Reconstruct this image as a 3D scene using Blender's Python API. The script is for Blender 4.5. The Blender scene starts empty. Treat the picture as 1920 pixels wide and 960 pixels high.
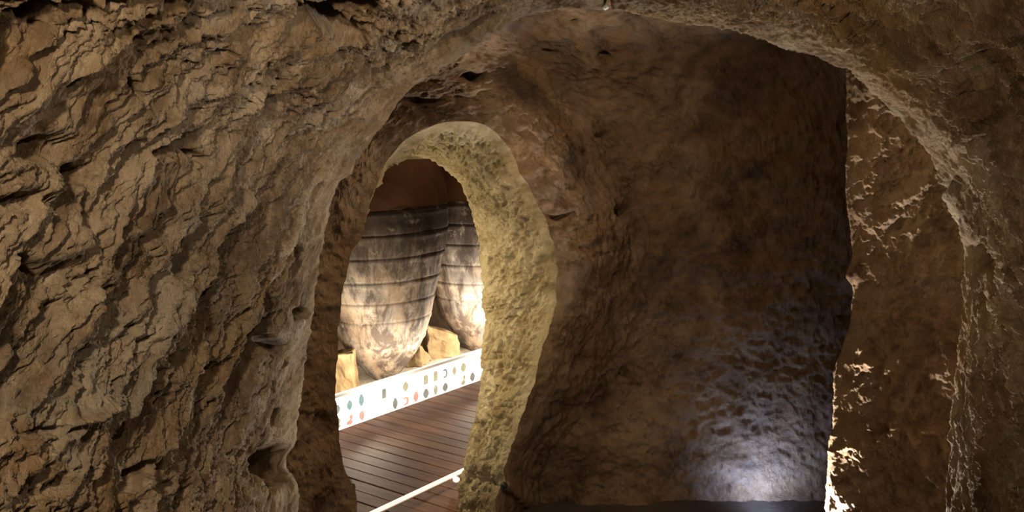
import bpy, bmesh, math, random
import numpy as np
from mathutils import Vector

# ------------------------------------------------------------------ camera, world, lights, exposure
F = 1700.0                                    # focal length in pixels of a 1920 wide frame
CAM = np.array([0.0, 0.0, 1.6])
TH = math.atan(230.0 / F)                     # pitch down; horizon 230 px above the centre
col = bpy.context.scene.collection
cam_d = bpy.data.cameras.new('camera'); cam = bpy.data.objects.new('camera', cam_d); col.objects.link(cam)
cam_d.sensor_width = 36.0; cam_d.lens = F / 1920 * 36.0; cam_d.clip_start = 0.02
cam.location = CAM; cam.rotation_euler = (math.pi / 2 - TH, 0, 0)
sc = bpy.context.scene
sc.camera = cam
sc.view_settings.view_transform = 'Standard'; sc.view_settings.look = 'None'
sc.view_settings.gamma = 1.0; sc.view_settings.use_curve_mapping = False
sc.view_settings.exposure = 0.0
w = bpy.data.worlds.new('world'); sc.world = w; w.use_nodes = True
w.node_tree.nodes['Background'].inputs[0].default_value = (0.9, 0.75, 0.6, 1)
w.node_tree.nodes['Background'].inputs[1].default_value = 0.02

def light(kind, name, loc, energy, color, size=0.1, target=None, spot=None, size_y=None, blend=0.6):
    d = bpy.data.lights.new(name, kind); d.energy = energy; d.color = color
    if kind == 'AREA':
        d.size = size
        if size_y: d.shape = 'RECTANGLE'; d.size_y = size_y
    else: d.shadow_soft_size = size
    if kind == 'SPOT': d.spot_size = math.radians(spot or 60); d.spot_blend = blend
    o = bpy.data.objects.new(name, d); col.objects.link(o); o.location = loc
    if target is not None:
        o.rotation_euler = (Vector(target) - Vector(loc)).to_track_quat('-Z', 'Y').to_euler()
    return o

WARM = (1.0, 0.78, 0.52); COOL = (0.62, 0.76, 1.0); NEUT = (1.0, 0.9, 0.76); YEL = (1.0, 0.83, 0.49)
# near gallery: unseen lights beside and behind the camera
light('SPOT', 'gallery_left_wall_light', (-0.42, 0.15, 2.02), 90.0, (1.0, 0.83, 0.60), 0.05, (-0.75, 1.9, 1.35), 80, blend=0.8)
light('SPOT', 'gallery_ceiling_light', (0.20, 1.15, 2.04), 15.0, (1.0, 0.84, 0.64), 0.02, (-0.85, 1.75, 1.30), 125, blend=0.8)
light('SPOT', 'gallery_right_wall_fill', (-0.60, 0.90, 1.35), 55.0, WARM, 0.05, (1.15, 1.92, 1.72), 62, blend=0.7)  # added to brighten the right rock wall, no fixture
light('POINT', 'gallery_rear_fill', (0.1, -0.8, 1.9), 4.0, WARM, 0.15)  # added general fill from behind
# middle chamber: added warm spots behind the arch head, lower right left unlit
light('SPOT', 'chamber_upper_fill', (0.25, 3.15, 2.12), 8.5, (1.0, 0.76, 0.50), 0.05, (0.25, 4.0, 1.80), 150, blend=1.0)
light('SPOT', 'chamber_left_fill', (0.05, 2.98, 2.08), 46.0, (1.0, 0.74, 0.50), 0.05, (0.17, 3.95, 0.75), 40, blend=0.7)
light('SPOT', 'pillar_fill', (0.80, 3.0, 2.02), 12.0, (1.0, 0.74, 0.45), 0.05, (1.50, 3.05, 1.42), 60, blend=0.9)
light('SPOT', 'left_strip_fill', (0.60, 3.0, 2.04), 42.0, (1.0, 0.76, 0.48), 0.05, (-0.80, 3.35, 0.95), 56, blend=0.9)
light('SPOT', 'arch_rim_fill', (0.80, 0.95, 1.95), 60.0, (1.0, 0.94, 0.84), 0.03, (-0.50, 2.32, 1.78), 40, blend=1.0)  # added on the camera side to brighten the arch rim
# floor spotlight standing by the right pillar
light('SPOT', 'floor_spot_light', (1.02, 3.175, 0.10), 170.0, (1.0, 0.96, 0.93), 0.015, (0.60, 1.7, 1.8), 128, blend=0.3)
light('SPOT', 'floor_spot_beam', (1.08, 3.70, 0.0), 24.0, (0.40, 0.55, 1.0), 0.12, (1.12, 4.1, 0.14), 140, blend=1.0)
# unseen lights added to brighten the side of the inner archway
light('SPOT', 'archway_fill', (-0.73, 3.66, 0.95), 33.0, YEL, 0.10, (0.10, 3.62, 0.90), 150, blend=0.3)

light('SPOT', 'archway_front_fill', (-0.55, 2.85, 1.20), 18.0, YEL, 0.06, (-0.22, 3.72, 0.85), 60, blend=0.5)

# ------------------------------------------------------------------ geometry helpers
FW = np.array([0, math.cos(TH), -math.sin(TH)]); UP = np.array([0, math.sin(TH), math.cos(TH)]); RT = np.array([1.0, 0, 0])
def P(px, py, d):
    px = np.asarray(px, float)[..., None]; py = np.asarray(py, float)[..., None]; d = np.asarray(d, float)[..., None]
    return CAM + d * (FW + (px - 960) / F * RT + (480 - py) / F * UP)
def on_z(px, py, z=0.0):
    v = P(px, py, 1.0) - CAM
    return CAM + v * ((z - CAM[2]) / v[2])

rng = np.random.RandomState(5)
PERM = rng.permutation(1024); PERM = np.concatenate([PERM, PERM, PERM[:4]])
G = rng.normal(size=(1024, 3)); G /= np.linalg.norm(G, axis=1)[:, None]
def perlin(p):
    i = np.floor(p).astype(int); f = p - i
    u = f * f * f * (f * (f * 6 - 15) + 10)
    i = i & 1023
    def g(a, b, c):
        h = PERM[(PERM[(PERM[(i[..., 0] + a) & 1023] + i[..., 1] + b) & 1023] + i[..., 2] + c) & 1023]
        return (G[h] * (f - np.array([a, b, c]))).sum(-1)
    l = lambda a, b, t: a + (b - a) * t
    x0 = l(l(g(0,0,0), g(1,0,0), u[...,0]), l(g(0,1,0), g(1,1,0), u[...,0]), u[...,1])
    x1 = l(l(g(0,0,1), g(1,0,1), u[...,0]), l(g(0,1,1), g(1,1,1), u[...,0]), u[...,1])
    return l(x0, x1, u[...,2])
def fbm(p, o=4, gain=0.5, lac=2.03):
    r = 0; a = 1
    for k in range(o):
        r = r + a * perlin(p * lac ** k + 17.3 * k); a *= gain
    return r
def ridged(p, o=4, gain=0.5):
    r = 0; a = 1
    for k in range(o):
        r = r + a * (0.5 - np.abs(perlin(p * 2.05 ** k + 9.1 * k)) * 2); a *= gain
    return r
def sstep(a, b, x):
    t = np.clip((x - a) / (b - a), 0, 1); return t * t * (3 - 2 * t)
def catmull(c, n):
    """c: (k, m) control rows -> n rows, evenly spaced along the first two columns"""
    c = np.asarray(c, float); c = np.vstack([2 * c[0] - c[1], c, 2 * c[-1] - c[-2]])
    out = []
    for i in range(1, len(c) - 2):
        for t in np.linspace(0, 1, 40, endpoint=False):
            p0, p1, p2, p3 = c[i-1], c[i], c[i+1], c[i+2]
            out.append(0.5 * (2*p1 + (p2-p0)*t + (2*p0-5*p1+4*p2-p3)*t*t + (3*p1-p0-3*p2+p3)*t**3))
    out.append(c[-2]); out = np.array(out)
    L = np.concatenate([[0], np.cumsum(np.linalg.norm(np.diff(out[:, :2], axis=0), axis=1))])
    q = np.linspace(0, L[-1], n)
    return np.stack([np.interp(q, L, out[:, j]) for j in range(out.shape[1])], 1)
def grid_normals(V):
    du = np.gradient(V, axis=0); dv = np.gradient(V, axis=1)
    n = np.cross(du, dv); n /= np.linalg.norm(n, axis=-1)[..., None] + 1e-12
    return n
def grid_mesh(name, V, m, flip=False, mask=None):
    a, b = V.shape[:2]
    idx = np.arange(a * b).reshape(a, b)
    q = np.stack([idx[:-1, :-1], idx[1:, :-1], idx[1:, 1:], idx[:-1, 1:]], -1).reshape(-1, 4)
    if flip: q = q[:, ::-1]
    me = bpy.data.meshes.new(name)
    me.vertices.add(a * b); me.vertices.foreach_set('co', V.reshape(-1).astype(np.float32))
    me.loops.add(q.size); me.loops.foreach_set('vertex_index', q.reshape(-1).astype(np.int32))
    me.polygons.add(len(q)); me.polygons.foreach_set('loop_start', np.arange(0, q.size, 4, dtype=np.int32))
    me.polygons.foreach_set('loop_total', np.full(len(q), 4, dtype=np.int32))
    me.polygons.foreach_set('use_smooth', np.ones(len(q), dtype=bool))
    me.update(); me.validate()
    me.materials.append(m)
    o = bpy.data.objects.new(name, me); col.objects.link(o)
    return o
def bm_obj(name, bm, m, parent=None, smooth=False):
    me = bpy.data.meshes.new(name); bmesh.ops.recalc_face_normals(bm, faces=bm.faces)
    for f in bm.faces: f.smooth = smooth
    bm.to_mesh(me); bm.free(); me.materials.append(m)
    o = bpy.data.objects.new(name, me); col.objects.link(o)
    if parent: o.parent = parent
    return o
def structure(o): o['kind'] = 'structure'; return o
def thing(name, label, cat, loc=(0,0,0), rz=0, group=None):
    o = bpy.data.objects.new(name, None); col.objects.link(o); o.empty_display_size = 0.1
    o.location = loc; o.rotation_euler = (0, 0, rz)
    return tag(o, label, cat, group)
def tag(o, label, cat, group=None):
    o['label'] = label; o['category'] = cat
    if group: o['group'] = group
    return o

# ------------------------------------------------------------------ materials
class NT:
    def __init__(s, name):
        s.m = bpy.data.materials.new(name); s.m.use_nodes = True; s.t = s.m.node_tree; s.b = s.t.nodes['Principled BSDF']
        s.co = s.t.nodes.new('ShaderNodeTexCoord')
    def n(s, t, **k):
        o = s.t.nodes.new(t)
        for a, v in k.items():
            if a in o.inputs: o.inputs[a].default_value = v
            else: setattr(o, a, v)
        return o
    def l(s, a, b): s.t.links.new(a, b)
    def map(s, scale=(1,1,1), rot=(0,0,0), src='Object'):
        r = s.n('ShaderNodeMapping'); r.inputs['Rotation'].default_value = rot; s.l(s.co.outputs[src], r.inputs[0])
        m = s.n('ShaderNodeMapping'); m.inputs['Scale'].default_value = scale; s.l(r.outputs[0], m.inputs[0]); return m.outputs[0]
    def noise(s, vec, scale, detail=6, rough=0.6, dist=0.0):
        o = s.n('ShaderNodeTexNoise'); o.inputs['Scale'].default_value = scale; o.inputs['Detail'].default_value = detail
        o.inputs['Roughness'].default_value = rough; o.inputs['Distortion'].default_value = dist
        s.l(vec, o.inputs['Vector']); return o.outputs['Fac']
    def ramp(s, fac, stops):
        r = s.n('ShaderNodeValToRGB'); e = r.color_ramp.elements
        while len(e) < len(stops): e.new(0.5)
        for el, (p, c) in zip(e, stops):
            el.position = p; el.color = (c, c, c, 1) if isinstance(c, (int, float)) else (*c, 1)
        s.l(fac, r.inputs[0]); return r.outputs[0]
    def mix(s, fac, a, b, mode='MIX'):
        m = s.n('ShaderNodeMix', data_type='RGBA', blend_type=mode)
        for v, i in ((fac, 0), (a, 6), (b, 7)):
            if hasattr(v, 'is_output'): s.l(v, m.inputs[i])
            else: m.inputs[i].default_value = v if i == 0 else (*v, 1)
        return m.outputs[2]
    def math(s, op, a, b=0.0):
        m = s.n('ShaderNodeMath', operation=op)
        for v, i in ((a, 0), (b, 1)):
            if hasattr(v, 'is_output'): s.l(v, m.inputs[i])
            else: m.inputs[i].default_value = v
        return m.outputs[0]
    def bump(s, h, strength, dist, prev=None):
        b = s.n('ShaderNodeBump'); b.inputs['Strength'].default_value = strength; b.inputs['Distance'].default_value = dist
        s.l(h, b.inputs['Height'])
        if prev: s.l(prev, b.inputs['Normal'])
        return b.outputs[0]
    def out(s, color=None, rough=0.9, normal=None, spec=0.2):
        if color is not None:
            if hasattr(color, 'is_output'): s.l(color, s.b.inputs['Base Color'])
            else: s.b.inputs['Base Color'].default_value = (*color, 1)
        if hasattr(rough, 'is_output'): s.l(rough, s.b.inputs['Roughness'])
        else: s.b.inputs['Roughness'].default_value = rough
        s.b.inputs['Specular IOR Level'].default_value = spec
        if normal: s.l(normal, s.b.inputs['Normal'])
        return s.m

def rock(name, dark, mid, light_, ochre, grey, stretch=(1,1,1), rot=(0,0,0), bump=1.0, scale=1.0, greyamt=0.5, soot=None, mottle=0.0):
    s = NT(name); v = s.map(stretch, rot); v0 = s.map()
    n1 = s.noise(v, 5*scale, 10, 0.68, 0.6)
    c = s.ramp(n1, [(0.33, dark), (0.47, mid), (0.64, light_)])
    n2 = s.noise(v0, 2.6*scale, 6, 0.6, 0.3)
    c = s.mix(s.ramp(n2, [(0.5, 0.0), (0.66, 0.65)]), c, ochre)
    n3 = s.noise(v0, 3.7*scale, 8, 0.7, 1.0)
    c = s.mix(s.ramp(n3, [(0.54, 0.0), (0.66, greyamt)]), c, grey)
    n4 = s.noise(v, 26*scale, 8, 0.75, 0.4)
    c = s.mix(s.ramp(n4, [(0.30, 0.75), (0.46, 0.0)]), c, dark)
    c = s.mix(s.ramp(s.noise(v, 60*scale, 5, 0.7), [(0.52, 0.0), (0.72, 0.45)]), c, light_)
    if mottle:
        c = s.mix(s.ramp(s.noise(v, 9, 9, 0.72, 0.8), [(0.50, 0.0), (0.64, mottle)]), c, tuple(x * 0.55 for x in mid))
        c = s.mix(s.ramp(s.noise(v, 14, 8, 0.72, 0.6), [(0.55, 0.0), (0.68, mottle)]), c, tuple(min(0.7, x * 1.2) for x in light_))
    if soot:
        c = s.mix(s.ramp(s.noise(v0, 1.7, 7, 0.65, 0.5), [(0.53, 0.0), (0.70, 0.8)]), c, soot)
    b1 = s.bump(s.noise(v, 22*scale, 10, 0.72, 0.5), 0.9*bump, 0.035)
    b2 = s.bump(s.noise(v, 90*scale, 6, 0.7), 0.7*bump, 0.008, b1)
    return s.out(c, 0.93, b2, 0.12)

M_near = rock('near_rock', (0.085,0.045,0.022), (0.30,0.20,0.115), (0.54,0.41,0.27), (0.34,0.20,0.08), (0.38,0.34,0.27), (1.3,0.42,1.5), (-0.86,0,0), soot=(0.11,0.07,0.042), mottle=0.75, bump=1.25)
M_mid  = rock('chamber_rock', (0.085,0.05,0.028), (0.27,0.175,0.105), (0.42,0.295,0.185), (0.31,0.18,0.085), (0.22,0.20,0.18), scale=0.9, greyamt=0.35, soot=(0.05,0.04,0.04))
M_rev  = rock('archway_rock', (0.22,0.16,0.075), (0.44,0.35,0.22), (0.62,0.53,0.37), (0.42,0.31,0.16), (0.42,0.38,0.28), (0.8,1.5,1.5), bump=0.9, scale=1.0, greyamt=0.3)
M_pil  = rock('pillar_rock', (0.12,0.07,0.04), (0.28,0.18,0.105), (0.40,0.28,0.17), (0.34,0.20,0.08), (0.24,0.20,0.18), scale=1.0, greyamt=0.6, soot=(0.09,0.065,0.055))

# ------------------------------------------------------------------ near rock shell with the great arch
# arch edge pixel x, y, depth ; outer pixel x, y, depth ; lip offset px, lip depth
C = [
 (565,1450,2.45, -600,1600,1.02, 60,2.33), (550,1100,2.45, -600,1300,1.02, 60,2.33),
 (545,960,2.45, -600,1150,1.02, 60,2.33), (543,850,2.5, -600,950,1.02, 60,2.36), (558,700,2.5, -600,700,1.02, 60,2.36),
 (574,600,2.5, -600,480,1.02, 60,2.36), (592,480,2.5, -600,250,1.02, 60,2.36), (612,380,2.5, -600,-20,1.02, 60,2.36),
 (650,290,2.5, -520,-260,1.02, 60,2.37), (708,226,2.5, -330,-430,1.02, 70,2.36), (762,158,2.5, -60,-540,1.05, 80,2.36),
 (860,96,2.45, 280,-600,1.1, 80,2.30), (955,34,2.4, 620,-620,1.15, 60,2.28), (1015,16,2.4, 850,-620,1.2, 55,2.28),
 (1133,12,2.4, 1070,-620,1.2, 50,2.28), (1210,20,2.4, 1300,-620,1.2, 50,2.28), (1330,36,2.4, 1560,-620,1.2, 50,2.28),
 (1450,68,2.4, 1820,-600,1.2, 50,2.27), (1590,126,2.4, 2120,-560,1.2, 50,2.25), (1662,190,2.4, 2350,-450,1.2, 60,2.2),
 (1738,268,2.4, 2500,-280,1.2, 80,2.15), (1782,345,2.45, 2600,-40,1.2, 95,2.1), (1808,440,2.5, 2600,200,1.2, 115,2.05),
 (1817,560,2.5, 2600,480,1.2, 150,1.95), (1803,690,2.5, 2600,720,1.2, 200,1.8), (1792,800,2.45, 2600,930,1.2, 250,1.7),
 (1778,960,2.4, 2600,1150,1.2, 300,1.6), (1775,1100,2.4, 2600,1300,1.2, 300,1.6), (1770,1450,2.4, 2600,1600,1.2, 300,1.6)]
NT_, NS_ = 1400, 700
R = catmull(C, NT_)
def ss(x): return x
s = np.linspace(0, 1, NS_)[None, :]
r0 = R[:, 0:2][:, None, :]; ro = R[:, 3:5][:, None, :]
Ls = np.linalg.norm(ro - r0, axis=-1)
lipf = R[:, 6][:, None] / Ls
pix = r0 + (ro - r0) * s[..., None]
i0 = 1 / R[:, 2][:, None]; i1 = 1 / R[:, 7][:, None]; i2 = 1 / R[:, 5][:, None]
blend = sstep(0.35, 1.65, s / lipf)
inv = (1 - blend) * (i0 + (i1 - i0) * (s / lipf)) + blend * (i1 + (i2 - i1) * np.clip((s - lipf) / (1 - lipf), -1, 1))
V = P(pix[..., 0], pix[..., 1], 1 / inv)
dpx = s * Ls                                         # pixels away from the arch edge
# lip turned back behind the edge, so that the wall has thickness
nb = 26
u = np.linspace(1, 0, nb, endpoint=False)[None, :]
out_dir = (ro - r0) / Ls[..., None]
pb = r0 + out_dir * (90 * u ** 1.5)[..., None]
Vb = P(pb[..., 0], pb[..., 1], R[:, 2][:, None] + 0.55 * u ** 0.6)
V = np.concatenate([Vb, V], 1); pixf = np.concatenate([pb, pix], 1)
dpx = np.concatenate([np.repeat(-u * 60, NT_, 0), dpx], 1)
N = grid_normals(V)
cen = P(1150, 600, 2.0); N *= np.sign(((cen - V) * N).sum(-1))[..., None]         # towards the inside
def aniso(V, d, k):
    d = np.array(d) / np.linalg.norm(d); a = V @ d
    return V - a[..., None] * d * (1 - 1 / k)
xs = sstep(300, 1500, pixf[..., 0])[..., None]
VL = aniso(V, (0.32, 0.62, 0.70), 3.0); VR = aniso(V, (-0.35, 0.60, 0.70), 2.2)
amp = 0.30 + 0.70 * sstep(0, 130, np.abs(dpx))
def near_h(W):
    W = W + 0.05 * np.stack([fbm(W * 6 + 70, 2), fbm(W * 6 + 90, 2), fbm(W * 6 + 110, 2)], -1)
    h = 0.055 * fbm(W * 2.6, 2) + 0.045 * ridged(W * 5.5 + 3, 5, 0.6) + 0.032 * ridged(W * 14 + 8, 5, 0.68) + 0.012 * fbm(W * 55, 3, 0.6)
    st = h / 0.028; fl = np.floor(st); h = 0.88 * h + 0.12 * 0.028 * (fl + sstep(0.05, 0.85, st - fl))        # broken ledges
    bl = np.clip(fbm(W * 7.5 + 40, 3) * 3 - 0.75, 0, 1)             # scattered hollows
    return h - 0.08 * bl
h = near_h(VL) * (1 - xs[..., 0]) + near_h(VR) * xs[..., 0]
h *= amp
def spot_on(pixf, x, y, rx, ry, ang=0, p=2):
    a = math.radians(ang); dx = pixf[..., 0] - x; dy = pixf[..., 1] - y
    uu = (dx * math.cos(a) + dy * math.sin(a)) / rx; vv = (-dx * math.sin(a) + dy * math.cos(a)) / ry
    r = uu * uu + vv * vv
    return np.exp(-r ** (p / 2 * 1.0) * 1.2), uu, vv
wob = 14 * fbm(V * 9, 3)
pw = pixf + np.stack([wob, np.roll(wob, 37, 0)], -1)
for (x, y, rx, ry, a, dep) in [
    (612,22,44,17,8,-.14), (60,45,12,6,-30,-.04), (45,95,26,14,-20,-.05), (232,160,10,22,-20,-.05), (300,270,48,14,-18,-.05),
    (350,290,22,10,30,-.04), (60,280,55,24,-10,-.06), (110,330,34,18,20,-.05), (20,370,40,22,0,-.05), (140,400,10,34,-10,-.05),
    (540,480,14,26,-8,-.10), (478,560,13,9,0,-.07), (500,643,22,15,10,-.08), (552,585,18,10,20,-.06), (370,690,30,16,-30,-.04),
    (218,885,46,11,-48,-.11), (190,800,42,13,-50,-.06), (505,870,38,34,-20,-.12), (515,780,9,16,10,-.07), (100,710,7,48,14,-.06),
    (45,800,60,9,-18,-.05), (150,560,14,40,0,-.03), (330,105,10,5,-20,-.04), (480,200,44,20,-40,-.035), (580,350,34,10,-50,-.03),
    (870,55,70,13,-28,-.055), (700,120,20,10,-20,-.04), (20,490,36,10,40,-.04), (420,455,40,26,-50,-.025),
    (1640,70,60,26,10,-.05), (1880,120,50,60,0,-.05), (1900,230,40,30,0,-.05), (1795,345,13,10,30,-.05), (1850,480,26,34,-50,-.05),
    (1560,120,60,8,20,-.02), (1142,5,7,16,10,-.05)]:
    g, _, _ = spot_on(pw, x, y, rx, ry, a, 3); h = h + dep * g
for (x, y, rx, ry, a, dep) in [
    (80,450,66,40,-20,.055), (110,590,80,26,-60,.03), (60,795,110,12,-24,.045), (240,860,110,14,-52,.03), (440,740,90,16,-55,.03),
    (640,290,120,22,-48,.02), (300,560,120,22,-50,.03), (330,400,90,20,-52,.02), (180,70,160,14,-30,.03), (300,190,190,14,-32,.03),
    (1690,75,70,34,12,.06), (1620,30,60,14,40,.03), (1800,380,90,14,52,.02)]:
    g, _, _ = spot_on(pw, x, y, rx, ry, a, 2); h = h + dep * g
V = V + N * h[..., None]
# carry the rock on past the camera
ex = []
for k, f in enumerate(np.linspace(0, 1, 14)[1:]):
    e = V[:, -1].copy(); e[:, 1] -= f * 3.0; e[:, 0] *= 1 + 0.15 * f
    e += 0.06 * np.stack([fbm(e * 3, 3), fbm(e * 3 + 9, 3), fbm(e * 3 + 30, 3)], -1); ex.append(e)
V = np.concatenate([V, np.stack(ex, 1)], 1)
structure(grid_mesh('wall_front', V, M_near))

# ------------------------------------------------------------------ middle chamber wall with the inner archway
H = [  # edge of the opening x, y ; far (inner) edge x, y ; outer x, y
 (668,1400, 640,1400, 560,1600), (670,960, 640,960, 380,1400), (656,900, 625,900, 330,1050), (641,850, 612,850, 320,930), (637,808, 606,808, 320,850),
 (629,755, 598,755, 320,760), (631,690, 600,690, 320,680), (636,610, 605,610, 320,560), (641,555, 610,555, 320,460),
 (651,508, 622,508, 320,380), (664,468, 636,468, 320,290), (681,438, 655,438, 320,200), (691,398, 668,395, 350,100), (706,348, 690,340, 400,0), (722,310, 718,305, 470,-120),
 (737,290, 737,296, 560,-200), (762,262, 772,301, 640,-250), (800,241, 812,313, 760,-280), (842,229, 842,333, 860,-300), (902,232, 868,356, 1000,-300),
 (942,262, 884,384, 1200,-300), (974,318, 893,414, 1420,-260), (1000,366, 899,450, 1640,-150), (1022,415, 904,490, 1760,60), (1040,468, 907,530, 1780,260),
 (1046,520, 906,565, 1780,420), (1036,590, 912,602, 1780,600), (1018,650, 906,660, 1780,700), (1001,710, 905,712, 1780,800), (984,770, 896,765, 1780,900),
 (962,830, 882,822, 1780,1020), (946,880, 871,870, 1780,1150), (946,915, 866,905, 1700,1300), (930,960, 861,958, 1560,1450), (925,1400, 850,1400, 1200,1600)]
A = catmull(H, 900)
na = np.stack([A[:, 1] * 0.02, 0 * A[:, 0], 0 * A[:, 0]], -1)
A[:, 0] += 9 * fbm(na, 4, 0.6) * sstep(850, 950, A[:, 0]) + 6 * fbm(na + 31, 4, 0.6) * sstep(730, 700, A[:, 0])
A[:, 2] += 7 * fbm(na * 1.3 + 11, 4, 0.6) * sstep(850, 950, A[:, 0])
NSW = 420
q = np.linspace(0, 1, NSW)[None, :]
q = 0.35 * q + 0.65 * q ** 1.4
h0 = A[:, 0:2][:, None]; ho = A[:, 4:6][:, None]; hi = A[:, 2:4][:, None]
pw2 = h0 + (ho - h0) * q[..., None]
Lw = np.linalg.norm(ho - h0, axis=-1); dw = q * Lw
def wall_depth(x, y, dw):
    d = 3.55 + (0.45 + 0.06 * sstep(700, 900, y) * sstep(1300, 1050, x)) * sstep(5, 180 - 120 * sstep(600, 900, y), dw) * sstep(860, 1000, x)
    d = d - 0.75 * sstep(210, -250, y)                               # leans over into the ceiling
    d = d + 0.05 * sstep(1150, 1260, x + 40 * np.sin(y / 90)) * sstep(400, 560, y)      # shallow recess on the right
    d = d - 0.35 * sstep(640, 480, x)
    return d
D = wall_depth(pw2[..., 0], pw2[..., 1], dw)
W = P(pw2[..., 0], pw2[..., 1], D)
NW = grid_normals(W); NW *= np.sign(((CAM - W) * NW).sum(-1))[..., None]
Wa = aniso(W, (1, 0, 0), 1.6)
def mid_h(W):
    h = 0.05 * fbm(W * 2.2 + 5, 3) + 0.018 * ridged(W * 6, 4, 0.6) + 0.018 * ridged(W * 17, 4, 0.6)
    return h
hh = mid_h(Wa) * (0.35 + 0.65 * sstep(0, 60, dw) * (1 + 0.5 * sstep(760, 640, pw2[..., 0])))
pww = pw2 + (10 * fbm(W * 9, 3))[..., None]
for (x, y, rx, ry, a, dep) in [(890,143,26,9,0,-.09), (1165,395,17,13,0,-.10), (1130,255,16,5,-8,-.06), (1128,98,11,9,0,-.06), (1048,405,20,4,-15,-.04),
    (1180,240,50,34,0,-.03), (1075,35,7,4,0,-.05), (790,190,26,7,0,-.04), (1020,95,16,6,0,-.03), (1168,698,9,9,0,-.04), (560,690,26,14,0,-.07), (600,800,24,30,0,-.04)]:
    g, _, _ = spot_on(pww, x, y, rx, ry, a, 3); hh = hh + dep * g
W = W + NW * hh[..., None]
structure(grid_mesh('wall_back', W, M_mid))
# side of the archway (thickness of the wall)
nr = 130
r = np.linspace(0, 1, nr)[None, :]
dh = wall_depth(A[:, 0], A[:, 1], 0 * A[:, 0])[:, None]
bow = np.sin(r * math.pi)
hi = hi.copy(); hi[..., 1] -= 16 * sstep(740, 765, h0[..., 0]) * sstep(380, 330, hi[..., 1]); hi[..., 0] -= 45 * (1 - sstep(735, 775, h0[..., 0])) * sstep(320, 420, h0[..., 1])
pr = h0 + (hi - h0) * r[..., None]

dr = dh + 0.30 * r ** 1.2
RV = P(pr[..., 0], pr[..., 1], dr)
back = 14
ub = np.linspace(0, 1, back + 1)[1:][None, :]
outw = np.stack([np.sign(A[:, 0] - 790), 0 * A[:, 0]], -1)[:, None]
pbk = hi + outw * (120 * ub ** 1.2)[..., None]
RB = P(pbk[..., 0], pbk[..., 1], dh + 0.30 + 0.3 * ub ** 0.7)
RV = np.concatenate([RV, RB], 1); rr = np.concatenate([np.repeat(r, 900, 0), np.ones((900, back))], 1)
NR = grid_normals(RV); c0 = P(790, 640, 3.0); NR *= np.sign(((c0 - RV) * NR).sum(-1))[..., None]
Ra = aniso(RV, (-0.55, 0.3, -0.78), 1.8)
hr = 0.034 * ridged(Ra * 10 + 7, 4, 0.6) + 0.03 * fbm(RV * 4, 2) + 0.022 * ridged(Ra * 30, 4, 0.6)
edge = W[:, 0] - P(A[:, 0], A[:, 1], dh[:, 0])
wt = 1 - sstep(0, 0.25, rr)
far = (0.35 + 0.65 * np.sin(np.clip(rr, 0, 1) * math.pi))
RV = RV + NR * (hr * (0.85 * far) * (1 - wt))[..., None] + edge[:, None] * wt[..., None]
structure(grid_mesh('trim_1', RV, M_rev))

# ------------------------------------------------------------------ right pillar of the chamber
Q = [(1600,40),(1592,126),(1590,200),(1591,260),(1587,350),(1592,400),(1601,470),(1591,515),(1602,545),(1601,590),(1586,640),(1568,682),(1565,760),(1560,850),(1555,960),(1550,1450)]
B = catmull(Q, 800)
ns, nbk = 300, 90
sp = np.linspace(0, 1, ns)[None, :] ** 1.2
px = B[:, 0][:, None] + (2050 - B[:, 0][:, None]) * sp; py = np.repeat(B[:, 1][:, None], ns, 1)
dep = 3.30 - 0.42 * sp + 0.0 * px
PV = P(px, py, dep)
ub = np.linspace(1, 0, nbk, endpoint=False)[None, :]
pxb = B[:, 0][:, None] + 190 * ub ** 1.6; PB = P(pxb, np.repeat(B[:, 1][:, None], nbk, 1), 3.30 + 2.2 * ub ** 0.8)
PV = np.concatenate([PB, PV], 1)
e = np.concatenate([np.repeat(-200 * ub, 800, 0), px - B[:, 0][:, None]], 1)
NP_ = grid_normals(PV); NP_ *= np.sign(((np.array([0, 2.0, 1.4]) - PV) * NP_).sum(-1))[..., None]
hp = (0.03 * fbm(PV * 3 + 2, 2) + 0.030 * ridged(PV * 7, 4, 0.55) + 0.012 * fbm(PV * 26, 4, 0.6)) * (0.4 + 0.6 * sstep(0, 60, np.abs(e)))
PV = PV + NP_ * hp[..., None]
structure(grid_mesh('wall_right', PV, M_pil))

# ------------------------------------------------------------------ floors
K0 = on_z(635, 808); K1 = on_z(905, 712)
dK = (K1 - K0) / np.linalg.norm(K1 - K0); nK = np.array([-dK[1], dK[0], 0])       # nK points behind the kerb
def kp(s_, b, z=0.0): return K0 + dK * s_ + nK * b + np.array([0, 0, z])
angK = math.atan2(dK[1], dK[0])

sF = NT('packed_floor'); v = sF.map()
cF = sF.ramp(sF.noise(v, 4, 8, 0.65), [(0.3, (0.06,0.045,0.035)), (0.7, (0.15,0.115,0.085))])
M_floor = sF.out(cF, 0.75, sF.bump(sF.noise(v, 18, 8, 0.7), 0.6, 0.02), 0.3)
gx, gy = np.meshgrid(np.linspace(-3, 4, 160), np.linspace(-2.5, 9, 200), indexing='ij')
FV = np.stack([gx, gy, np.zeros_like(gx)], -1); FV[..., 2] = -0.026 + 0.007 * fbm(FV * 2, 3)
structure(grid_mesh('floor', FV, M_floor))

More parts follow.
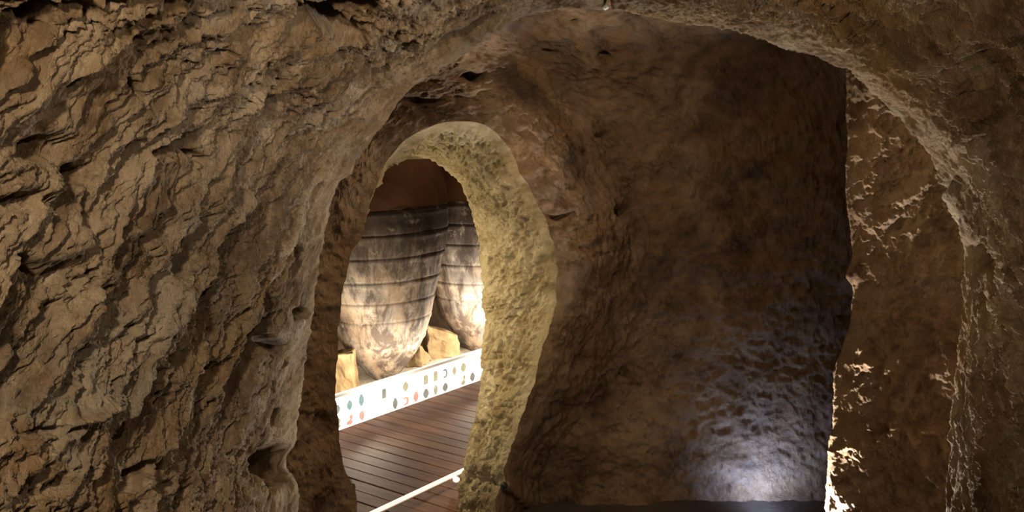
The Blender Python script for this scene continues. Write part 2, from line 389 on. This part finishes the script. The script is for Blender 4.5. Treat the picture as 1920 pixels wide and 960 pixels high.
sW = NT('deck_boards'); v = sW.map((1, 9, 9))
cW = sW.ramp(sW.noise(v, 3.5, 8, 0.65, 0.4), [(0.30, (0.095,0.040,0.020)), (0.5, (0.17,0.077,0.038)), (0.72, (0.25,0.125,0.066))])
at = sW.n('ShaderNodeAttribute', attribute_name='board'); cW = sW.mix(0.35, cW, at.outputs['Color'], 'MULTIPLY')
M_deck = sW.out(cW, 0.58, sW.bump(sW.noise(v, 12, 6, 0.7), 0.35, 0.004), 0.25)
bm = bmesh.new(); rnd = random.Random(3); cl = bm.loops.layers.color.new('board')
wB = 0.088; si = -2.2
while si < 4.0:
    r_ = bmesh.ops.create_cube(bm, size=1)
    dz = rnd.uniform(-0.0012, 0.0012); fc = set()
    for vv in r_['verts']:
        vv.co.x = -0.62 + vv.co.x * 1.32; vv.co.y = si + wB / 2 + vv.co.y * (wB - 0.0045); vv.co.z = -0.009 + dz + vv.co.z * 0.018
        fc |= set(vv.link_faces)
    sh = rnd.uniform(0.55, 1.0)
    for f in fc:
        for lp in f.loops: lp[cl] = (sh, sh, sh, 1)
    si += wB
bmesh.ops.bevel(bm, geom=[e_ for e_ in bm.edges], offset=0.0025, segments=1, affect='EDGES')
deck = bm_obj('floor_deck', bm, M_deck)
deck.name = 'trim_2'
# local x = nK, local y = -?  (x behind the kerb, y along it)
from mathutils import Matrix
deck.matrix_world = Matrix(((nK[0], dK[0], 0, K0[0]), (nK[1], dK[1], 0, K0[1]), (0, 0, 1, 0.0), (0, 0, 0, 1)))
structure(deck)

# ------------------------------------------------------------------ jar room behind: rough wall and vault
gs, gz = np.meshgrid(np.linspace(-2.5, 4.5, 260), np.linspace(-0.1, 2.6, 120), indexing='ij')
bb = 1.25 - 0.9 * sstep(1.5, 2.6, gz)
JV = K0 + gs[..., None] * dK + bb[..., None] * nK; JV[..., 2] = gz
NJ = grid_normals(JV); NJ *= np.sign(((CAM - JV) * NJ).sum(-1))[..., None]
JV = JV + NJ * (0.05 * fbm(JV * 3, 3) + 0.03 * ridged(JV * 6, 4))[..., None]
structure(grid_mesh('wall_far', JV, M_mid))
gx, gy = np.meshgrid(np.linspace(-3.6, 3.6, 160), np.linspace(2.3, 9.2, 160), indexing='ij')
CV = np.stack([gx, gy, 2.35 + 0 * gx], -1); CV[..., 2] += 0.06 * fbm(CV * 2, 4)
structure(grid_mesh('ceiling', CV, M_mid))
sG = NT('pale_gravel'); v = sG.map()
M_ledge = sG.out(sG.ramp(sG.noise(v, 30, 6, 0.7), [(0.35, (0.45,0.36,0.25)), (0.65, (0.72,0.66,0.55))]), 0.9, sG.bump(sG.noise(v, 60, 5), 0.5, 0.01))
gs, gb = np.meshgrid(np.linspace(-2.4, 4.4, 240), np.linspace(0.03, 1.4, 50), indexing='ij')
LV = K0 + gs[..., None] * dK + gb[..., None] * nK; LV[..., 2] = 0.0 + 0.012 * fbm(LV * 8, 3)
ledge = grid_mesh('trim_3', LV, M_ledge); structure(ledge)

# ------------------------------------------------------------------ tiled kerb
sT = NT('white_glazed_tile'); v = sT.map()
br = sT.n('ShaderNodeTexBrick'); br.offset = 0.0; br.squash = 1.0
sT.l(sT.co.outputs['UV'], br.inputs['Vector'])
br.inputs['Color1'].default_value = (0.86,0.83,0.78,1); br.inputs['Color2'].default_value = (0.80,0.77,0.72,1); br.inputs['Mortar'].default_value = (0.60,0.55,0.48,1)
br.inputs['Scale'].default_value = 1; br.inputs['Mortar Size'].default_value = 0.002; br.inputs['Brick Width'].default_value = 0.09; br.inputs['Row Height'].default_value = 0.09
M_tile = sT.out(br.outputs['Color'], 0.3, None, 0.5)
def flat_mat(name, c, rough=0.5):
    m = NT(name); v = m.map(); n_ = m.noise(v, 40, 4)
    return m.out(m.mix(m.ramp(n_, [(0.35, 0.0), (0.65, 0.5)]), c, tuple(min(1, x * 1.5 + 0.03) for x in c)), rough)
kerb = thing('tiled_kerb', 'low white tiled kerb with small printed pictures, between wooden deck and clay jars', 'kerb', tuple(kp(0, 0)), angK)
KH, KD = 0.185, 0.07
bm = bmesh.new()
bmesh.ops.create_cube(bm, size=1)
for vv in bm.verts:
    vv.co = Vector((0.55 + vv.co.x * 4.2, KD / 2 + vv.co.y * KD, KH / 2 - 0.012 + vv.co.z * (KH - 0.024)))
bmesh.ops.bevel(bm, geom=bm.edges[:], offset=0.004, segments=2, affect='EDGES')
uvl = bm.loops.layers.uv.new('UVMap')
for f in bm.faces:
    for lp in f.loops: lp[uvl].uv = (lp.vert.co.x, lp.vert.co.z + lp.vert.co.y)
bm_obj('tiled_face', bm, M_tile, kerb)
bm = bmesh.new(); bmesh.ops.create_cube(bm, size=1)
for vv in bm.verts:
    vv.co = Vector((0.55 + vv.co.x * 4.2, KD / 2 + vv.co.y * (KD + 0.004), KH - 0.012 + vv.co.z * 0.024))
bmesh.ops.bevel(bm, geom=bm.edges[:], offset=0.006, segments=3, affect='EDGES')
bm_obj('coping', bm, flat_mat('pale_coping', (0.84,0.81,0.75), 0.4), kerb)
# little printed pictures on the tiles: two rows, each a small figure of its own outline
def figure(bm, x, z, kind, w_, h_):
    pts = {'column': [(-.4,0),(.4,0),(.42,.8),(.25,1),(-.25,1),(-.42,.8)],
           'jar': [(-.15,0),(.15,0),(.48,.35),(.45,.7),(.2,.9),(.25,1),(-.25,1),(-.2,.9),(-.45,.7),(-.48,.35)],
           'leaf': [(0,0),(.4,.2),(.5,.6),(.15,1),(-.3,.85),(-.5,.4)],
           'bird': [(-.5,.1),(.1,0),(.45,.25),(.2,.4),(.45,.75),(.3,1),(-.1,.9),(.05,.55),(-.45,.35)],
           'hook': [(-.3,0),(.3,.05),(.5,.4),(.4,.85),(0,1),(-.4,.9),(-.35,.75),(.05,.8),(.2,.5),(.05,.2),(-.3,.2)]}[kind]
    vs = [bm.verts.new((x + a * w_, -0.0012, z + b * h_)) for a, b in pts]
    f = bm.faces.new(vs)
    g_ = bmesh.ops.extrude_face_region(bm, geom=[f])
    for vv in g_['geom']:
        if isinstance(vv, bmesh.types.BMVert): vv.co.y += 0.0014
palette = {'grey': (0.08,0.08,0.07), 'red': (0.26,0.12,0.09), 'teal': (0.07,0.12,0.12), 'green': (0.14,0.13,0.08), 'blue': (0.30,0.32,0.42)}
sets = {k: bmesh.new() for k in palette}
rnd = random.Random(11)
row1 = ['teal','green','grey','red','grey','green','grey','red','grey','grey','red','grey','grey','grey','grey','grey','green','grey','red','grey','green']
kinds = ['column','jar','leaf','bird','hook','column','leaf','jar']
for i in range(44):
    x = -1.4 + i * 0.09 + 0.045
    for row in (0, 1):
        if rnd.random() < 0.28: continue
        c_ = rnd.choice(['grey','grey','grey','green','teal','blue'] if row else ['red','grey','red','grey','green'])
        figure(sets[c_], x, 0.012 + 0.085 * row, rnd.choice(kinds), rnd.uniform(0.035, 0.055), rnd.uniform(0.050, 0.066))
for k, b_ in sets.items(): bm_obj('printed_pictures', b_, flat_mat('print_' + k, palette[k]), kerb)

# lamps of the jar room: strip behind the kerb, strip along the walkway edge
def strip_light(name, s0, s1, b, z, tb, tz, e, c, wy=0.03, spread=120):
    o = light('AREA', name, tuple(kp((s0 + s1) / 2, b, z)), e, c, s1 - s0, None, size_y=wy)
    dirv = Vector(nK * (tb - b) + np.array([0, 0, tz - z])).normalized()
    xax = Vector(dK); zax = -dirv; yax = zax.cross(xax)
    m = Matrix((xax, yax, zax)).transposed().to_4x4(); m.translation = Vector(kp((s0 + s1) / 2, b, z)); o.matrix_world = m; o.data.spread = math.radians(spread)
    return o
strip_light('kerb_strip_light', -0.4, 2.8, 0.05, 0.20, 0.5, 0.22, 12, (1.0, 0.88, 0.7))
strip_light('walkway_strip_light', -0.4, 1.7, -0.86, 0.10, 0.0, 0.10, 6.5, (1.0, 0.92, 0.82), 0.02, 30)
light('POINT', 'ledge_fill_light', tuple(kp(1.47, 0.16, 0.27)), 18, (1.0, 0.88, 0.72), 0.03)  # added point lights without fixtures, brighten jar feet and coping
light('POINT', 'ledge_fill_light', tuple(kp(0.35, 0.15, 0.27)), 14, (1.0, 0.86, 0.66), 0.03)
light('POINT', 'jar_room_fill_light', tuple(kp(0.9, -0.3, 2.1)), 3.5, (1.0, 0.72, 0.5), 0.1)  # unseen weak light above the walkway, lifts the jar shoulders

# ------------------------------------------------------------------ clay jars
sJ = NT('old_fired_clay'); v = sJ.map()
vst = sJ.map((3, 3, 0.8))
cJ = sJ.ramp(sJ.noise(v, 3, 8, 0.65, 0.5), [(0.3, (0.26,0.17,0.11)), (0.5, (0.46,0.36,0.27)), (0.7, (0.64,0.55,0.45))])
gj = sJ.ramp(sJ.noise(v, 2.2, 8, 0.7, 0.8), [(0.45, 0.0), (0.56, 0.85)]); cJ = sJ.mix(gj, cJ, (0.25,0.235,0.22))
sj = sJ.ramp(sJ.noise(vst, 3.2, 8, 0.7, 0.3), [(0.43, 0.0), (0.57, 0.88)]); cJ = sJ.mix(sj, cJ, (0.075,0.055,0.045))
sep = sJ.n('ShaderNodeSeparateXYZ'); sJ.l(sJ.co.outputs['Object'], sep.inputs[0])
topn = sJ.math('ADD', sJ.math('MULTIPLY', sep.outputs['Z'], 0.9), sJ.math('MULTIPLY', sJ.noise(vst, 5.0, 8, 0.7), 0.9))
cJ = sJ.mix(sJ.ramp(sJ.math('MULTIPLY', topn, 0.6), [(0.62, 0.0), (0.82, 0.85)]), cJ, (0.07,0.052,0.045))   # darker towards the top, ragged by noise
wj = sJ.ramp(sJ.noise(v, 9, 8, 0.75, 0.5), [(0.56, 0.0), (0.68, 0.6)]); cJ = sJ.mix(wj, cJ, (0.68,0.62,0.53))
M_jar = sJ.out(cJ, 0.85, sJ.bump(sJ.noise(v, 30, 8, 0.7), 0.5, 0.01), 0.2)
sS = NT('smooth_brown_clay'); v = sS.map()
M_shoulder = sS.out(sS.ramp(sS.noise(v, 4, 8, 0.6), [(0.3, (0.17,0.085,0.05)), (0.7, (0.30,0.165,0.095))]), 0.8, sS.bump(sS.noise(v, 25, 6), 0.3, 0.01))
ZR = [(0.0,0.07),(0.03,0.105),(0.08,0.145),(0.14,0.19),(0.20,0.235),(0.30,0.29),(0.42,0.325),(0.56,0.36),(0.74,0.405),(0.90,0.445),(1.02,0.465),(1.10,0.468),(1.15,0.466)]
ZS = [(1.14,0.467),(1.22,0.459),(1.30,0.448),(1.40,0.42),(1.50,0.37),(1.60,0.30),(1.68,0.225),(1.73,0.19),(1.77,0.20),(1.79,0.215)]
seams = [0.30, 0.432, 0.558, 0.694, 0.846, 0.99, 1.135]
def lathe(name, prof, m, parent, seams=(), seed=0, inner=False):
    zs = np.linspace(prof[0][0], prof[-1][0], 220 if seams else 90); rs = np.interp(zs, [a for a, _ in prof], [b for _, b in prof])
    k = np.ones(9) / 9; rs = np.convolve(np.pad(rs, 4, mode='edge'), k, 'valid')
    for q_ in seams: rs = rs - 0.0045 * np.exp(-((zs - q_) / 0.006) ** 2) + 0.004 * np.exp(-((zs - q_ + 0.022) / 0.016) ** 2)
    if inner: zs = np.concatenate([zs, zs[::-1]]); rs = np.concatenate([rs, rs[::-1] - 0.035])
    a = np.linspace(0, 2 * math.pi, 161)
    V = np.stack([rs[:, None] * np.cos(a), rs[:, None] * np.sin(a), np.repeat(zs[:, None], 161, 1)], -1)
    n_ = V.copy(); n_[..., 2] = 0; n_ /= np.linalg.norm(n_, axis=-1)[..., None] + 1e-9
    V = V + n_ * (0.010 * fbm(V * 4 + seed, 3))[..., None]; V[:, -1] = V[:, 0]
    o = grid_mesh(name, V, m); o.parent = parent
    if not seams: return o
    return o
JR = 0.55
def make_jar(s_, b_, label, seed, lean, scale=1.0, rz=0.0):
    p = kp(s_, b_, 0.0)
    t = thing('clay_jar', label, 'jar', tuple(p), 0, 'clay jars on the ledge')
    t.rotation_euler = (0, math.radians(lean), rz); t.scale = (scale,) * 3
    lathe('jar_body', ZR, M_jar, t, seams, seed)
    lathe('jar_shoulder', ZS, M_shoulder, t, (), seed + 5, inner=True)
    bm = bmesh.new(); bmesh.ops.create_cone(bm, cap_ends=True, segments=48, radius1=0.068, radius2=0.078, depth=0.03)
    bm_obj('jar_foot', bm, M_jar, t, True).location = (0, 0, 0.005)
    return t
cJ1 = on_z(722, 708, 0.0)
s1 = float((cJ1 - K0) @ dK); b1 = float((cJ1 - K0) @ nK)
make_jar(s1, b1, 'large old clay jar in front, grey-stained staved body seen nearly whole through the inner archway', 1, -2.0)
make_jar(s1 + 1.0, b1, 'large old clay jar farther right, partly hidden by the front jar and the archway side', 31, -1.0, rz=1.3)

# ------------------------------------------------------------------ stones propping the jars
sB = NT('prop_stone'); v = sB.map()
M_stone = sB.out(sB.ramp(sB.noise(v, 7, 7, 0.65, 0.3), [(0.3, (0.14,0.095,0.05)), (0.5, (0.27,0.19,0.10)), (0.7, (0.40,0.31,0.18))]), 0.85, sB.bump(sB.noise(v, 30, 6), 0.5, 0.012))
def wedge(s_, b_, w_, d_, hl, hr_, rz, label, seed):
    t = bmesh.new(); bmesh.ops.create_cube(t, size=1)
    for vv in t.verts:
        top = vv.co.z > 0; x = vv.co.x
        hz = (hl if x < 0 else hr_) if top else 0.0
        vv.co = Vector((x * w_ * (0.82 if top else 1), vv.co.y * d_ * (0.8 if top else 1), hz))
    bmesh.ops.subdivide_edges(t, edges=t.edges[:], cuts=6, use_grid_fill=True)
    bmesh.ops.bevel(t, geom=[e_ for e_ in t.edges if e_.calc_face_angle(0) > 0.5], offset=0.006, segments=1, affect='EDGES')
    co = np.array([v_.co[:] for v_ in t.verts]); dn = np.stack([fbm(co * 12 + seed, 3), fbm(co * 12 + seed + 50, 3), fbm(co * 12 + seed + 90, 3)], -1) * 0.024
    for v_, d__ in zip(t.verts, dn): v_.co += Vector(d__)
    o = bm_obj('prop_stone', t, M_stone, smooth=False)
    o.location = kp(s_, b_, 0.0); o.rotation_euler = (0, 0, angK + rz)
    return tag(o, label, 'stone', 'stones propping the jars')
def at_floor(px_, py_):
    p = on_z(px_, py_, 0.0); return float((p - K0) @ dK), float((p - K0) @ nK)
a_, b_ = at_floor(664, 735); wedge(a_ - 0.05, b_ + 0.05, 0.18, 0.16, 0.24, 0.27, -0.95, 'ochre stone block propping the front jar on its left side', 1)
a_, b_ = at_floor(793, 684); wedge(a_, b_ + 0.05, 0.20, 0.14, 0.17, 0.05, 0.3, 'low ochre stone block between the jars, propping the front jar on its right', 2)
a_, b_ = at_floor(846, 672); wedge(a_, b_ + 0.09, 0.26, 0.14, 0.24, 0.16, -0.6, 'tall ochre stone block between the jars, under the left side of the farther jar', 3)

# ------------------------------------------------------------------ strip lamp along the walkway edge
sL = NT('lit_strip'); sL.b.inputs['Emission Color'].default_value = (1.0, 0.80, 0.68, 1); sL.b.inputs['Emission Strength'].default_value = 1.1
M_lit = sL.out((0.8,0.7,0.64), 0.4)
M_metal = flat_mat('pale_metal', (0.62,0.56,0.5), 0.35)
M_black = flat_mat('black_metal', (0.02,0.02,0.022), 0.45)
ra = on_z(700, 961, 0.05); rb = on_z(868, 882, 0.05)
dR = (rb - ra) / np.linalg.norm(rb - ra); angR = math.atan2(dR[1], dR[0])
rail = thing('strip_lamp', 'glowing pinkish-white strip lamp running along near edge of wooden deck', 'lamp', (ra[0], ra[1], 0.0), angR)
def tube(name, pts, r_, m, parent, seg=12):
    bm = bmesh.new(); rings = []
    for i, p in enumerate(pts):
        d_ = (Vector(pts[min(i+1, len(pts)-1)]) - Vector(pts[max(i-1, 0)])).normalized()
        a = d_.orthogonal().normalized(); c_ = d_.cross(a)
        rings.append([bm.verts.new(Vector(p) + (a * math.cos(k * 2 * math.pi / seg) + c_ * math.sin(k * 2 * math.pi / seg)) * r_) for k in range(seg)])
    for i in range(len(rings) - 1):
        for k in range(seg): bm.faces.new((rings[i][k], rings[i][(k+1) % seg], rings[i+1][(k+1) % seg], rings[i+1][k]))
    bm.faces.new(rings[0]); bm.faces.new(rings[-1])
    return bm_obj(name, bm, m, parent, True)
LL = float(np.linalg.norm(rb - ra))
tube('light_tube', [(x_, 0, 0.05) for x_ in np.linspace(-0.35, LL + 0.28, 24)], 0.0095, M_lit, rail)
bm = bmesh.new(); bmesh.ops.create_cube(bm, size=1)
for vv in bm.verts: vv.co = Vector((LL / 2 - 0.035 + vv.co.x * (LL + 0.63), 0.003 + vv.co.y * 0.012, 0.037 + vv.co.z * 0.008))
bmesh.ops.bevel(bm, geom=bm.edges[:], offset=0.002, segments=1, affect='EDGES')
bm_obj('channel', bm, M_metal, rail)
for x_ in (-0.3, 0.02, 0.6):
    bm = bmesh.new(); bmesh.ops.create_cone(bm, cap_ends=True, segments=16, radius1=0.012, radius2=0.006, depth=0.036)
    o = bm_obj('bracket', bm, M_metal, rail, True); o.location = (x_, 0.002, 0.018)
pb_ = on_z(848, 897, 0.03); lx = float((pb_ - ra) @ dR)
bm = bmesh.new(); bmesh.ops.create_icosphere(bm, subdivisions=3, radius=0.016)
for vv in bm.verts: vv.co.z *= 0.8
o = bm_obj('lamp_head', bm, M_lit, rail, True); o.location = (lx, -0.014, 0.03)

# small dark fitting at the foot of the inner archway
fp = P(944, 912, 3.42)
fit = thing('floor_fitting', 'small dark fitting at the foot of the inner archway, by its right side', 'lamp', (fp[0], fp[1], fp[2] - 0.03))
bm = bmesh.new(); bmesh.ops.create_cone(bm, cap_ends=True, segments=24, radius1=0.010, radius2=0.013, depth=0.045)
bmesh.ops.bevel(bm, geom=bm.edges[:], offset=0.003, segments=2, affect='EDGES')
o = bm_obj('housing', bm, M_black, fit, True); o.location = (0, 0, 0.03); o.rotation_euler = (0.9, 0.3, 0)
tube('stem', [(0, 0, 0.02), (0, 0.03, 0.0), (0, 0.07, -0.01), (0.0, 0.11, -0.01)], 0.006, M_black, fit)

# floor spotlight beside the right pillar
sp_ = thing('floor_spotlight', 'small round floor spotlight shining up beside the right rock pillar', 'lamp', (1.0, 3.38, -0.05))
bm = bmesh.new(); bmesh.ops.create_cone(bm, cap_ends=True, segments=32, radius1=0.045, radius2=0.05, depth=0.06)
bmesh.ops.bevel(bm, geom=bm.edges[:], offset=0.004, segments=2, affect='EDGES')
bm_obj('housing', bm, M_black, sp_, True).location = (0, 0, 0.035)
sE = NT('lit_lens'); sE.b.inputs['Emission Color'].default_value = (0.85, 0.92, 1, 1); sE.b.inputs['Emission Strength'].default_value = 12
bm = bmesh.new(); bmesh.ops.create_cone(bm, cap_ends=True, segments=32, radius1=0.038, radius2=0.036, depth=0.006)
bm_obj('lens', bm, sE.out((0.8,0.8,0.8), 0.2), sp_, True).location = (0, 0, 0.069)

# pale pebble wedged in the crack at the head of the great arch
pp = P(1136, 14, 2.38)
bm = bmesh.new(); bmesh.ops.create_icosphere(bm, subdivisions=3, radius=0.0075)
for vv in bm.verts: vv.co += Vector((0.001 * math.sin(vv.co.z * 700), 0, 0.0015 * math.sin(vv.co.x * 500))); vv.co.z *= 0.8
o = bm_obj('pale_pebble', bm, flat_mat('white_pebble', (0.8,0.76,0.7), 0.6), None, True); o.location = pp
tag(o, 'tiny pale pebble stuck in the crack at the head of the great arch', 'stone')
